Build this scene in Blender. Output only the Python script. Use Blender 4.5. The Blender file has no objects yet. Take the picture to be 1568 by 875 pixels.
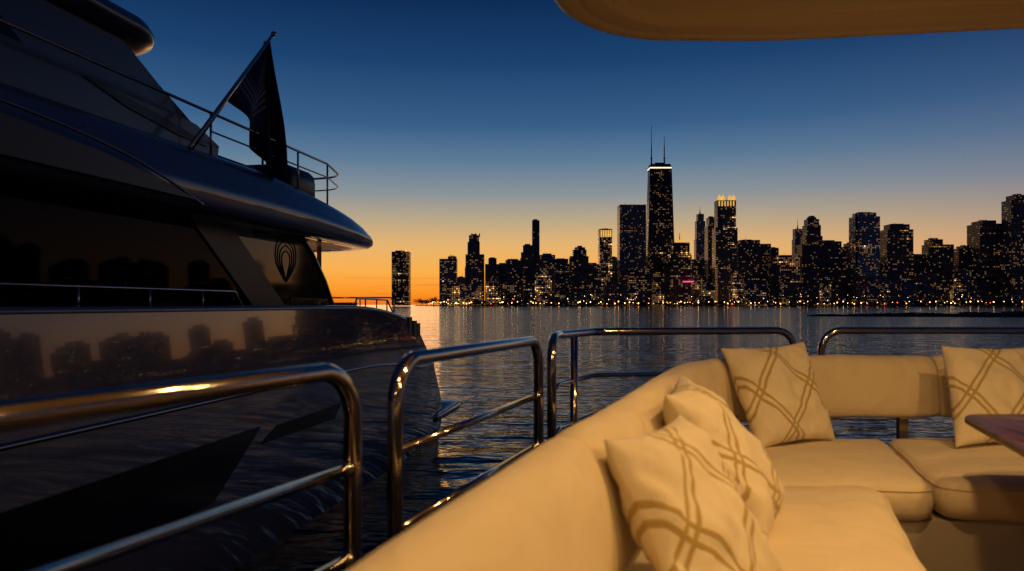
import bpy, math, random
from mathutils import Vector, Matrix, noise
R = random.Random(7)
sc = bpy.context.scene
WATER = -3.5          # metres, camera eye level is z = 0
def lin(r,g,b):
    f=lambda c:(c/255/12.92 if c/255<=0.04045 else ((c/255+0.055)/1.055)**2.4)
    return (f(r),f(g),f(b),1)
# ------------------------------------------------------------------ helpers
def empty(name):
    o=bpy.data.objects.new(name,None); sc.collection.objects.link(o); return o
def mobj(name,verts,faces,mat,parent=None,smooth=False,mats=None,fm=None):
    me=bpy.data.meshes.new(name); me.from_pydata([tuple(v) for v in verts],[],faces); me.update()
    if mats:
        for m in mats: me.materials.append(m)
        if fm:
            for p,i in zip(me.polygons,fm): p.material_index=i
    else: me.materials.append(mat)
    if smooth:
        for p in me.polygons: p.use_smooth=True
    o=bpy.data.objects.new(name,me); sc.collection.objects.link(o)
    if parent: o.parent=parent
    return o
class MB:
    def __init__(s): s.v=[];s.f=[];s.m=[]
    def box(s,x0,x1,y0,y1,z0,z1,mi=0,tx=1,ty=1,T=None):
        n=len(s.v); cx=(x0+x1)/2; cy=(y0+y1)/2
        P=[(x0,y0,z0),(x1,y0,z0),(x1,y1,z0),(x0,y1,z0)]
        P+=[(cx+(x-cx)*tx,cy+(y-cy)*ty,z1) for x,y,_ in P[:4]]
        if T: P=[T(*p) for p in P]
        s.v+=P
        for q in ((0,3,2,1),(4,5,6,7),(0,1,5,4),(1,2,6,5),(2,3,7,6),(3,0,4,7)):
            s.f.append(tuple(n+i for i in q)); s.m.append(mi)
    def cone(s,x,y,z0,z1,r0,r1,k=10,mi=0):
        n=len(s.v)
        for z,r in ((z0,r0),(z1,r1)):
            for i in range(k):
                a=2*math.pi*i/k; s.v.append((x+r*math.cos(a),y+r*math.sin(a),z))
        for i in range(k):
            j=(i+1)%k; s.f.append((n+i,n+j,n+k+j,n+k+i)); s.m.append(mi)
        s.f.append(tuple(n+k+i for i in range(k))); s.m.append(mi)
    def make(s,name,mats,parent=None,smooth=False):
        return mobj(name,s.v,s.f,None,parent,smooth,mats,s.m)
def fillet(pts,r,seg=8,closed=False):
    pts=[Vector(p) for p in pts]; n=len(pts); out=[]
    for i,p in enumerate(pts):
        if not closed and i in (0,n-1): out.append(p); continue
        a=pts[i-1]; b=pts[(i+1)%n]; da=(a-p); db=(b-p)
        la,lb=da.length,db.length; da.normalize(); db.normalize()
        ang=da.angle(db)
        if ang>3.1: out.append(p); continue
        rr=r[i] if isinstance(r,(list,tuple)) else r
        t=min(rr/math.tan(ang/2),la*.48,lb*.48)
        s=p+da*t; e=p+db*t
        for k in range(seg+1):
            u=k/seg; out.append((1-u)**2*s+2*u*(1-u)*(p*.72+(s+e)*.14)+u*u*e)
    return out
def tube(name,pts,r,mat,parent=None,k=14,closed=False):
    pts=[Vector(p) for p in pts]; n=len(pts); V=[];F=[]
    t0=(pts[1]-pts[0]).normalized(); up=Vector((0,0,1))
    if abs(t0.dot(up))>.95: up=Vector((1,0,0))
    nrm=(up-t0*up.dot(t0)).normalized()
    for i,p in enumerate(pts):
        t=(pts[min(i+1,n-1)]-pts[max(i-1,0)]).normalized()
        nrm=(nrm-t*nrm.dot(t)).normalized(); bn=t.cross(nrm)
        rr=r[i] if isinstance(r,(list,tuple)) else r
        for j in range(k):
            a=2*math.pi*j/k; V.append(p+(nrm*math.cos(a)+bn*math.sin(a))*rr)
    for i in range(n-1):
        for j in range(k):
            q=(j+1)%k; F.append((i*k+j,i*k+q,(i+1)*k+q,(i+1)*k+j))
    F.append(tuple(range(k-1,-1,-1))); F.append(tuple((n-1)*k+j for j in range(k)))
    return mobj(name,V,F,mat,parent,True)
def catmull(pts,seg=12):
    pts=[Vector(p) for p in pts]; out=[]
    for i in range(len(pts)-1):
        p0=pts[max(i-1,0)];p1=pts[i];p2=pts[i+1];p3=pts[min(i+2,len(pts)-1)]
        for k in range(seg):
            u=k/seg
            out.append(.5*((2*p1)+(p2-p0)*u+(2*p0-5*p1+4*p2-p3)*u*u+(3*p1-p0-3*p2+p3)*u**3))
    out.append(pts[-1]); return out
def rings(name,outline,levels,mat,parent=None,T=None,smooth=True,capb=True,capt=True,puff=None):
    """closed 2-D outline (ccw) lofted through (inset, z or zfunc) levels; puff=(z function of t) closes the top with shrinking rings"""
    o=[Vector((p[0],p[1])) for p in outline]; n=len(o)
    area=sum(o[i].x*o[(i+1)%n].y-o[(i+1)%n].x*o[i].y for i in range(n))
    if area<0: o.reverse()
    nr=[]
    for i in range(n):
        t=(o[(i+1)%n]-o[i-1]).normalized(); nr.append(Vector((-t.y,t.x)))
    V=[];F=[]
    for ins,z in levels:
        for i in range(n):
            p=o[i]+nr[i]*ins; zz=z(p.x,p.y) if callable(z) else z
            V.append(T(p.x,p.y,zz) if T else (p.x,p.y,zz))
    L=len(levels)
    if puff:
        c=sum((Vector((v[0],v[1])) for v in V[-n:]),Vector((0,0)))/n; last=V[-n:]
        for t in (.08,.18,.3,.45,.62,.8,.96):
            for v in last:
                x=v[0]+(c.x-v[0])*t; y=v[1]+(c.y-v[1])*t; V.append((x,y,puff(x,y,t)))
            L+=1
    for l in range(L-1):
        for i in range(n):
            j=(i+1)%n; F.append((l*n+i,l*n+j,(l+1)*n+j,(l+1)*n+i))
    if capb: F.append(tuple(range(n-1,-1,-1)))
    if capt: F.append(tuple((L-1)*n+i for i in range(n)))
    return mobj(name,V,F,mat,parent,smooth)
def slab(name,poly,b0,b1,mat,parent,T):
    """polygon in (a,z) extruded from b0 to b1"""
    n=len(poly); V=[T(a,b0,z) for a,z in poly]+[T(a,b1,z) for a,z in poly]
    F=[tuple(range(n)),tuple(range(2*n-1,n-1,-1))]
    for i in range(n):
        j=(i+1)%n; F.append((i,i+n,j+n,j))
    return mobj(name,V,F,mat,parent)
# ------------------------------------------------------------------ materials
def newmat(name):
    m=bpy.data.materials.new(name); m.use_nodes=True
    nt=m.node_tree; return m,nt,nt.nodes['Principled BSDF']
def N(nt,t,**k):
    n=nt.nodes.new(t)
    for a,b in k.items():
        if a=='inp':
            for i,v in b.items(): n.inputs[i].default_value=v
        else: setattr(n,a,b)
    return n
def mth(nt,op,a,b=None,c=None):
    n=nt.nodes.new('ShaderNodeMath'); n.operation=op
    for i,v in enumerate((a,b,c)):
        if v is None: continue
        if hasattr(v,'links'): nt.links.new(v,n.inputs[i])
        else: n.inputs[i].default_value=v
    return n.outputs[0]
def simple(name,col,rough=.4,metal=0,coat=0,bump=0,bscale=40,var=.0,emit=None,es=0,spec=.5):
    m,nt,b=newmat(name)
    b.inputs['Base Color'].default_value=(*col[:3],1); b.inputs['Roughness'].default_value=rough
    b.inputs['Metallic'].default_value=metal; b.inputs['Coat Weight'].default_value=coat
    b.inputs['Coat Roughness'].default_value=.02; b.inputs['Specular IOR Level'].default_value=spec
    tc=N(nt,'ShaderNodeTexCoord')
    no=N(nt,'ShaderNodeTexNoise',inp={'Scale':bscale,'Detail':4}); nt.links.new(tc.outputs['Object'],no.inputs['Vector'])
    if var:
        n2=N(nt,'ShaderNodeTexNoise',inp={'Scale':bscale*.15,'Detail':5}); nt.links.new(tc.outputs['Object'],n2.inputs['Vector'])
        mx=N(nt,'ShaderNodeMix',data_type='RGBA'); nt.links.new(n2.outputs['Fac'],mx.inputs[0])
        mx.inputs[6].default_value=tuple(c*(1-var) for c in col[:3])+(1,); mx.inputs[7].default_value=tuple(c*(1+var) for c in col[:3])+(1,)
        nt.links.new(mx.outputs[2],b.inputs['Base Color'])
        mr=N(nt,'ShaderNodeMapRange',inp={3:rough*.8,4:min(1,rough*1.25)}); nt.links.new(no.outputs['Fac'],mr.inputs[0]); nt.links.new(mr.outputs[0],b.inputs['Roughness'])
    if bump:
        bp=N(nt,'ShaderNodeBump',inp={'Strength':bump,'Distance':.01}); nt.links.new(no.outputs['Fac'],bp.inputs['Height']); nt.links.new(bp.outputs[0],b.inputs['Normal'])
    if emit:
        b.inputs['Emission Color'].default_value=(*emit[:3],1); b.inputs['Emission Strength'].default_value=es
    return m
steel=simple('polished_steel',(.58,.53,.46),.10,1,var=.05,bscale=60)
hullp=simple('hull_paint',(.17,.165,.185),.08,.10,.75,var=.05,bscale=3)
superp=simple('superstructure_paint',(.17,.165,.195),.24,.2,.6,var=.06,bscale=4)
archp=simple('arch_paint',(.07,.07,.085),.3,.1,.4,var=.06,bscale=4)
darkgl=simple('black_glass',(.004,.004,.006),.05,0,0,spec=.4)
hullgl=simple('hull_glass',(.003,.003,.004),.15,0,0,spec=.2)
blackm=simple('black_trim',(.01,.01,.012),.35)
whitep=simple('gelcoat',(.5,.45,.36),.35,0,.4,var=.04,bscale=6)
roofm=simple('headliner',(.5,.43,.34),.5,0,.15,var=.04,bscale=5)
deckdark=simple('yacht_deck',(.12,.09,.06),.5,var=.2)
soffit=simple('soffit_wood',(.35,.22,.12),.35,var=.3,bscale=9)
lampw=simple('lamp_glow',(1,.8,.5),.5,emit=(1,.66,.32),es=14)
lampd=simple('dim_lamp_glow',(1,.7,.4),.5,emit=(1,.55,.22),es=2.5)
amber=simple('amber_panel',(.3,.15,.05),.5,emit=(1,.45,.15),es=.16)
# fabric
def fabric(name,col,pattern=False):
    m,nt,b=newmat(name); b.inputs['Roughness'].default_value=.85
    b.inputs['Sheen Weight'].default_value=.15
    tc=N(nt,'ShaderNodeTexCoord'); 
    n1=N(nt,'ShaderNodeTexNoise',inp={'Scale':5,'Detail':3,'Distortion':1.0}); nt.links.new(tc.outputs['Object'],n1.inputs['Vector'])
    n2=N(nt,'ShaderNodeTexNoise',inp={'Scale':380,'Detail':2}); nt.links.new(tc.outputs['Object'],n2.inputs['Vector'])
    mx=N(nt,'ShaderNodeMix',data_type='RGBA'); nt.links.new(n1.outputs['Fac'],mx.inputs[0])
    mx.inputs[6].default_value=tuple(c*.88 for c in col)+(1,); mx.inputs[7].default_value=tuple(min(1,c*1.08) for c in col)+(1,)
    h=mth(nt,'ADD',mth(nt,'MULTIPLY',n1.outputs['Fac'],2.6),mth(nt,'MULTIPLY',n2.outputs['Fac'],.16))
    out=mx.outputs[2]
    if pattern:
        sp=N(nt,'ShaderNodeSeparateXYZ'); nt.links.new(tc.outputs['UV'],sp.inputs[0])
        wob=mth(nt,'MULTIPLY',mth(nt,'SUBTRACT',n1.outputs['Fac'],.5),.012)
        s_=mth(nt,'ADD',mth(nt,'ADD',sp.outputs[0],mth(nt,'MULTIPLY',sp.outputs[1],.85)),wob); d_=mth(nt,'ADD',mth(nt,'SUBTRACT',sp.outputs[0],mth(nt,'MULTIPLY',sp.outputs[1],.85)),wob)
        mk=None
        # embroidered criss-cross: paired cords running both diagonals
        for q,cs in ((s_,(.50,.575,1.16,1.235)),(d_,(-.30,-.225,.30,.375))):
            for c in cs:
                mr=N(nt,'ShaderNodeMapRange',inp={1:.011,2:.019,3:1,4:0}); nt.links.new(mth(nt,'ABSOLUTE',mth(nt,'SUBTRACT',q,c)),mr.inputs[0])
                mk=mr.outputs[0] if mk is None else mth(nt,'MAXIMUM',mk,mr.outputs[0])
        m2=N(nt,'ShaderNodeMix',data_type='RGBA'); nt.links.new(mk,m2.inputs[0]); nt.links.new(out,m2.inputs[6]); m2.inputs[7].default_value=(.46,.33,.10,1)
        out=m2.outputs[2]; h=mth(nt,'ADD',h,mth(nt,'MULTIPLY',mk,.8))
    nt.links.new(out,b.inputs['Base Color'])
    bp=N(nt,'ShaderNodeBump',inp={'Strength':.45,'Distance':.014}); nt.links.new(h,bp.inputs['Height']); nt.links.new(bp.outputs[0],b.inputs['Normal'])
    return m
cream=fabric('cream_upholstery',(.77,.64,.43)); pilm=fabric('embroidered_linen',(.80,.69,.49),True)
# wood
wood,nt,b=newmat('varnished_wood'); b.inputs['Roughness'].default_value=.3; b.inputs['Specular IOR Level'].default_value=.15
tc=N(nt,'ShaderNodeTexCoord'); mp=N(nt,'ShaderNodeMapping',inp={'Scale':(22,2,22),'Rotation':(0,0,.35)}); nt.links.new(tc.outputs['Object'],mp.inputs[0])
no=N(nt,'ShaderNodeTexNoise',inp={'Scale':2,'Detail':6}); nt.links.new(mp.outputs[0],no.inputs['Vector'])
cr=N(nt,'ShaderNodeValToRGB'); cr.color_ramp.elements[0].position=.35; cr.color_ramp.elements[1].position=.65; cr.color_ramp.elements[0].color=(.035,.015,.008,1); cr.color_ramp.elements[1].color=(.15,.065,.03,1); nt.links.new(no.outputs['Fac'],cr.inputs[0]); nt.links.new(cr.outputs[0],b.inputs['Base Color'])
# tinted glass
glass,nt,b=newmat('tinted_glass'); nt.nodes.remove(b)
tr=N(nt,'ShaderNodeBsdfTransparent',inp={0:(.3,.3,.3,1)}); gl=N(nt,'ShaderNodeBsdfGlossy',inp={'Roughness':.03,0:(.15,.15,.17,1)})
fr=N(nt,'ShaderNodeFresnel',inp={0:1.45}); mx=N(nt,'ShaderNodeMixShader')
nt.links.new(fr.outputs[0],mx.inputs[0]); nt.links.new(tr.outputs[0],mx.inputs[1]); nt.links.new(gl.outputs[0],mx.inputs[2]); nt.links.new(mx.outputs[0],nt.nodes['Material Output'].inputs[0])
# flag
flagm,nt,b=newmat('flag_cloth'); b.inputs['Roughness'].default_value=.8
tc=N(nt,'ShaderNodeTexCoord'); sp=N(nt,'ShaderNodeSeparateXYZ'); nt.links.new(tc.outputs['UV'],sp.inputs[0])
d=mth(nt,'SUBTRACT',sp.outputs[1],mth(nt,'MULTIPLY',mth(nt,'ABSOLUTE',mth(nt,'SUBTRACT',sp.outputs[0],.55)),.45))
w=mth(nt,'FRACT',mth(nt,'MULTIPLY',d,13)); s1=mth(nt,'LESS_THAN',w,.45)
rg=mth(nt,'MULTIPLY',mth(nt,'GREATER_THAN',d,.05),mth(nt,'LESS_THAN',d,.32)); mk=mth(nt,'MULTIPLY',s1,rg)
mx=N(nt,'ShaderNodeMix',data_type='RGBA'); nt.links.new(mk,mx.inputs[0]); mx.inputs[6].default_value=(.025,.035,.065,1); mx.inputs[7].default_value=(.3,.26,.24,1)
nt.links.new(mx.outputs[2],b.inputs['Base Color'])
flagd=simple('flag_cloth_dark',(.018,.018,.026),.85,var=.3,bscale=4)
# facade
def facade():
    m,nt,b=newmat('tower_facade'); L=nt.links.new
    g=N(nt,'ShaderNodeNewGeometry'); sp=N(nt,'ShaderNodeSeparateXYZ'); L(g.outputs['Position'],sp.inputs[0])
    sn=N(nt,'ShaderNodeSeparateXYZ'); L(g.outputs['True Normal'],sn.inputs[0])
    oi=N(nt,'ShaderNodeObjectInfo'); oc=N(nt,'ShaderNodeSeparateColor'); L(oi.outputs['Color'],oc.inputs[0])
    fy=mth(nt,'GREATER_THAN',mth(nt,'ABSOLUTE',sn.outputs[1]),.6)
    u=mth(nt,'ADD',mth(nt,'MULTIPLY',sp.outputs[0],fy),mth(nt,'MULTIPLY',sp.outputs[1],mth(nt,'SUBTRACT',1,fy)))
    u=mth(nt,'DIVIDE',u,mth(nt,'ADD',3.4,mth(nt,'MULTIPLY',oi.outputs['Random'],2.4))); v=mth(nt,'DIVIDE',mth(nt,'ADD',sp.outputs[2],500),mth(nt,'ADD',3.6,mth(nt,'MULTIPLY',mth(nt,'FRACT',mth(nt,'MULTIPLY',oi.outputs['Random'],7)),1.2)))
    fu=mth(nt,'FLOOR',u); fv=mth(nt,'FLOOR',v); ru=mth(nt,'FRACT',u); rv=mth(nt,'FRACT',v)
    cb=N(nt,'ShaderNodeCombineXYZ'); L(fu,cb.inputs[0]); L(fv,cb.inputs[1]); L(mth(nt,'MULTIPLY',oi.outputs['Random'],97),cb.inputs[2])
    wn=N(nt,'ShaderNodeTexWhiteNoise',noise_dimensions='3D'); L(cb.outputs[0],wn.inputs[0])
    wc=N(nt,'ShaderNodeSeparateColor'); L(wn.outputs['Color'],wc.inputs[0])
    ln=N(nt,'ShaderNodeTexNoise',inp={'Scale':.16,'Detail':2}); L(cb.outputs[0],ln.inputs['Vector'])
    fl=N(nt,'ShaderNodeTexWhiteNoise',noise_dimensions='1D'); L(mth(nt,'ADD',fv,mth(nt,'MULTIPLY',oi.outputs['Random'],50)),fl.inputs['W'])
    frac=mth(nt,'MULTIPLY',oc.outputs[0],mth(nt,'MULTIPLY',mth(nt,'POWER',mth(nt,'MULTIPLY',ln.outputs['Fac'],1.95),3.8),mth(nt,'ADD',.55,mth(nt,'MULTIPLY',mth(nt,'POWER',fl.outputs['Value'],7),1.8))))
    lit=mth(nt,'LESS_THAN',wn.outputs['Value'],frac)
    win=mth(nt,'MULTIPLY',mth(nt,'MULTIPLY',mth(nt,'GREATER_THAN',ru,.16),mth(nt,'LESS_THAN',ru,.84)),mth(nt,'MULTIPLY',mth(nt,'GREATER_THAN',rv,.28),mth(nt,'LESS_THAN',rv,.82)))
    side=mth(nt,'LESS_THAN',mth(nt,'ABSOLUTE',sn.outputs[2]),.4); win=mth(nt,'MULTIPLY',win,side)
    em=mth(nt,'MULTIPLY',mth(nt,'MULTIPLY',lit,win),mth(nt,'ADD',.16,mth(nt,'MULTIPLY',mth(nt,'POWER',wc.outputs[0],5),2.6)))
    mc=N(nt,'ShaderNodeMix',data_type='RGBA'); L(wc.outputs[1],mc.inputs[0]); mc.inputs[6].default_value=(1,.36,.07,1); mc.inputs[7].default_value=(1,.70,.32,1)
    L(mc.outputs[2],b.inputs['Emission Color']); L(em,b.inputs['Emission Strength'])
    wm=N(nt,'ShaderNodeMix',data_type='RGBA'); L(win,wm.inputs[0])
    pc=N(nt,'ShaderNodeMix',data_type='RGBA'); L(oc.outputs[2],pc.inputs[0]); pc.inputs[6].default_value=(.40,.31,.24,1); pc.inputs[7].default_value=(.24,.33,.44,1)
    sc_=N(nt,'ShaderNodeVectorMath',operation='SCALE'); L(pc.outputs[2],sc_.inputs[0]); L(oc.outputs[1],sc_.inputs['Scale'])
    L(sc_.outputs[0],wm.inputs[6]); wm.inputs[7].default_value=(.012,.016,.022,1); L(wm.outputs[2],b.inputs['Base Color'])
    rr=mth(nt,'SUBTRACT',.7,mth(nt,'MULTIPLY',win,.55)); L(rr,b.inputs['Roughness'])
    m.cycles.emission_sampling='NONE'; return m
fac=facade()
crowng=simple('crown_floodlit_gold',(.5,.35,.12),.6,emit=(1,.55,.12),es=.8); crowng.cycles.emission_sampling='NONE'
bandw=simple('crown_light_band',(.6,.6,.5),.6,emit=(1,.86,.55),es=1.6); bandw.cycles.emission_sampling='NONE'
redl=simple('sign_glow',(.5,.05,.1),.6,emit=(1,.08,.22),es=1.4); redl.cycles.emission_sampling='NONE'
antm=simple('antenna_metal',(.05,.05,.06),.6)
slamp=simple('street_lamp_glow',(1,.7,.4),.5,emit=(1,.50,.14),es=9); slamp.cycles.emission_sampling='NONE'
wlamp=simple('white_lamp_glow',(1,.9,.8),.5,emit=(1,.85,.6),es=9); wlamp.cycles.emission_sampling='NONE'
rlamp=simple('red_lamp_glow',(1,.2,.1),.5,emit=(1,.10,.04),es=6); rlamp.cycles.emission_sampling='NONE'
leaf=simple('foliage',(.035,.05,.02),.8,var=.4,bscale=.5)
bark=simple('bark',(.05,.035,.025),.9)
landm=simple('land',(.05,.05,.045),.9,var=.3,bscale=.05)
rockm=simple('rock',(.09,.085,.08),.85,var=.4,bscale=1,bump=.6)
# ------------------------------------------------------------------ sky
w=bpy.data.worlds.new("World"); sc.world=w; w.use_nodes=True; nt=w.node_tree; nt.nodes.clear(); L=nt.links.new
tc=N(nt,'ShaderNodeTexCoord'); nv=N(nt,'ShaderNodeVectorMath',operation='NORMALIZE'); L(tc.outputs['Generated'],nv.inputs[0])
sp=N(nt,'ShaderNodeSeparateXYZ'); L(nv.outputs[0],sp.inputs[0])
def ramp(stops):
    c=N(nt,'ShaderNodeValToRGB'); e=c.color_ramp.elements; c.color_ramp.interpolation='LINEAR'
    while len(e)<len(stops): e.new(.5)
    for i,(p,col) in enumerate(stops): e[i].position=p; e[i].color=lin(*col)
    L(sp.outputs[2],c.inputs[0]); return c.outputs[0]
A=ramp([(0,(240,116,24)),(.018,(254,152,40)),(.045,(251,176,76)),(.08,(230,180,112)),(.112,(188,168,134)),(.146,(140,148,152)),(.19,(93,124,151)),(.235,(56,95,136)),(.31,(27,66,111)),(.38,(13,44,85)),(.6,(8,28,60)),(1,(5,18,42))])
B=ramp([(0,(214,134,72)),(.02,(222,152,92)),(.05,(212,160,116)),(.08,(188,152,128)),(.115,(150,139,138)),(.15,(117,125,143)),(.2,(81,102,136)),(.25,(54,82,122)),(.31,(31,58,99)),(.38,(15,36,72)),(.6,(8,24,52)),(1,(5,18,42))])
C=ramp([(0,(52,48,62)),(.1,(48,50,72)),(.3,(22,34,64)),(.6,(8,22,48)),(1,(5,18,42))])
hx=mth(nt,'SQRT',mth(nt,'ADD',mth(nt,'MULTIPLY',sp.outputs[0],sp.outputs[0]),mth(nt,'MULTIPLY',sp.outputs[1],sp.outputs[1])))
az=math.radians(-10)
dt=mth(nt,'DIVIDE',mth(nt,'ADD',mth(nt,'MULTIPLY',sp.outputs[0],math.sin(az)),mth(nt,'MULTIPLY',sp.outputs[1],math.cos(az))),mth(nt,'MAXIMUM',hx,.001))
f1=N(nt,'ShaderNodeMapRange',inp={1:.58,2:.98},interpolation_type='SMOOTHSTEP'); L(dt,f1.inputs[0])
f2=N(nt,'ShaderNodeMapRange',inp={1:-.1,2:.68},interpolation_type='SMOOTHSTEP'); L(dt,f2.inputs[0])
m1=N(nt,'ShaderNodeMix',data_type='RGBA'); L(f1.outputs[0],m1.inputs[0]); L(B,m1.inputs[6]); L(A,m1.inputs[7])
m2=N(nt,'ShaderNodeMix',data_type='RGBA'); L(f2.outputs[0],m2.inputs[0]); L(C,m2.inputs[6]); L(m1.outputs[2],m2.inputs[7])
# thin cloud wisps low over the sunset
mp=N(nt,'ShaderNodeMapping',inp={'Scale':(5,5,130)}); L(nv.outputs[0],mp.inputs[0])
cn=N(nt,'ShaderNodeTexNoise',inp={'Scale':1.6,'Detail':5}); L(mp.outputs[0],cn.inputs['Vector'])
c1=N(nt,'ShaderNodeMapRange',inp={1:.56,2:.72}); L(cn.outputs['Fac'],c1.inputs[0])
c2=N(nt,'ShaderNodeMapRange',inp={1:.045,2:.02}); L(sp.outputs[2],c2.inputs[0])
m3=N(nt,'ShaderNodeMix',data_type='RGBA'); L(mth(nt,'MULTIPLY',mth(nt,'MULTIPLY',c1.outputs[0],c2.outputs[0]),.6),m3.inputs[0]); L(m2.outputs[2],m3.inputs[6]); m3.inputs[7].default_value=lin(205,92,48)
bg=N(nt,'ShaderNodeBackground'); L(m3.outputs[2],bg.inputs[0]); bg.inputs[1].default_value=1.0
wo=N(nt,'ShaderNodeOutputWorld'); L(bg.outputs[0],wo.inputs[0])
# weak warm lamp added after sundown, from the sunset side, for rim highlights
sl=bpy.data.lights.new('sunset_rim_light','SUN'); sl.energy=.04; sl.angle=math.radians(12); sl.color=(1,.55,.25)
so=bpy.data.objects.new('sunset_rim_light',sl); sc.collection.objects.link(so)
so.rotation_euler=Vector((-math.sin(az),-math.cos(az),-.04)).to_track_quat('-Z','Y').to_euler()
# ------------------------------------------------------------------ water
wm_,nt,b=newmat('lake_water'); L=nt.links.new
b.inputs['Base Color'].default_value=(.002,.006,.012,1); b.inputs['Roughness'].default_value=.08; b.inputs['IOR'].default_value=1.33
g=N(nt,'ShaderNodeNewGeometry')
mp=N(nt,'ShaderNodeMapping',inp={'Scale':(.40,1.0,1)}); L(g.outputs['Position'],mp.inputs[0])
h=None
for s,amp in ((.11,.36),(.42,.24),(1.5,.125),(4.6,.022)):
    n_=N(nt,'ShaderNodeTexNoise',inp={'Scale':s,'Detail':2.0,'Distortion':.4}); L(mp.outputs[0],n_.inputs['Vector'])
    q=mth(nt,'MULTIPLY',n_.outputs['Fac'],amp); h=q if h is None else mth(nt,'ADD',h,q)
bp=N(nt,'ShaderNodeBump',inp={'Strength':1,'Distance':1.0}); L(h,bp.inputs['Height']); L(bp.outputs[0],b.inputs['Normal'])
mobj('lake_water',[(-9000,-300,WATER),(9000,-300,WATER),(9000,16000,WATER),(-9000,16000,WATER)],[(0,1,2,3)],wm_)
# ------------------------------------------------------------------ far shore
GL=WATER+2.2
land=[(-330,2500),(-230,2150),(-200,1850),(-150,1745),(60,1700),(400,1690),(800,1680),(1150,1600),(1500,1350),(1900,1050),(2600,700),(5200,700),(5200,5200),(-100,5200),(-260,3200)]
rings('land',land,[(0,WATER-2),(0,WATER+1.2),(6,GL)],landm,smooth=False)
def shore_y(x):
    for (x0,y0),(x1,y1) in zip(land[:10],land[1:11]):
        if x0<=x<=x1: return y0+(y1-y0)*(x-x0)/(x1-x0)
    return 1700
U=1.585   # metres per image pixel at the assumed 1794 m skyline depth
def tower(name,tiers,dist=1794,lit=.12,tone=.5,cool=.5,depth=34,extra=None,cap=None,rib=True):  # tiers: left, right and top as image pixel offsets from view axis and horizon
    k=dist/1794*U; m=MB(); z=GL-1
    for i,(xl,xr,h) in enumerate(tiers):
        x0=xl*k;x1=xr*k; zt=h*k; d=depth*(1-.12*i); c=dist+depth/2
        m.box(x0,x1,c-d/2,c+d/2,z,zt)
        m.box(x0-.35,x1+.35,c-d/2-.35,c+d/2+.35,zt-1.1,zt+.6)      # parapet
        if rib:
            nn=max(2,int((x1-x0)/8.8))
            for j in range(nn+1):
                xx=x0+(x1-x0)*j/nn; m.box(xx-.35,xx+.35,c-d/2-.45,c-d/2+.1,z,zt-1.2)
        z=zt-.2
    xl,xr,h=tiers[-1]; x0=xl*k;x1=xr*k;zt=h*k;c=dist+depth/2; wv=x1-x0
    if cap!='none':
        m.box(x0+wv*R.uniform(.1,.3),x1-wv*R.uniform(.15,.35),c-5,c+6,zt+.3,zt+R.uniform(2.5,5))
        if R.random()<.5:
            xx=x0+wv*R.uniform(.2,.8); m.cone(xx,c,zt,zt+R.uniform(7,13),.3,.15,6,1)
    mats=[fac,antm,crowng,bandw,redl]
    if extra: extra(m,k,c,zt)
    o=m.make(name,mats); o.color=(lit,tone,cool,1); return o
T=tower
T('apartment_tower',[(-184,-158,81)],1770,.50,.35,.3)
T('glass_tower',[(-111,-85,70),(-98,-86,74)],1820,.40,.9,1)
T('apartment_tower',[(-84,-72,42)],1800,.1)
def crown1(m,k,c,zt):
    for i in range(6):
        x=(-66+i*3)*k; m.box(x,x+2.6,c-8,c+4,zt-2,zt+2+(i%2)*4)
T('crowned_tower',[(-72,-43,58),(-71,-43,77),(-68,-50,96),(-66,-51,106)],1830,.22,.5,.5,extra=crown1)
T('apartment_tower',[(-41,-19,62),(-36,-24,71)],1810,.1)
T('apartment_tower',[(-24,6,62)],1900,.08)
T('apartment_tower',[(-10,14,68)],1780,.09)
T('setback_tower',[(14,32,80),(17,31,91)],1850,.08)
T('slender_tower',[(29,44,70),(31,42,129)],1900,.06,.5,.6,depth=20)
T('glass_tower',[(41,66,76)],1800,.16,.6,.8)
T('office_tower',[(66,86,70)],1840,.12)
T('setback_tower',[(89,117,74),(94,114,84),(97,112,88)],1800,.15)
T('apartment_tower',[(112,136,62)],1860,.15)
def crownb(m,k,c,zt):
    for i in range(5): m.box((135.5+i*3.5)*k,(138+i*3.5)*k,c-17.7,c-17.1,zt-20,zt-3,2)
T('lit_crown_tower',[(134,153,116)],1850,.9,.7,.1,extra=crownb)
T('office_tower',[(150,170,68)],1880,.15)
T('slab_tower',[(165,205,153)],1800,.15,.8,.7,depth=45)
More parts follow.
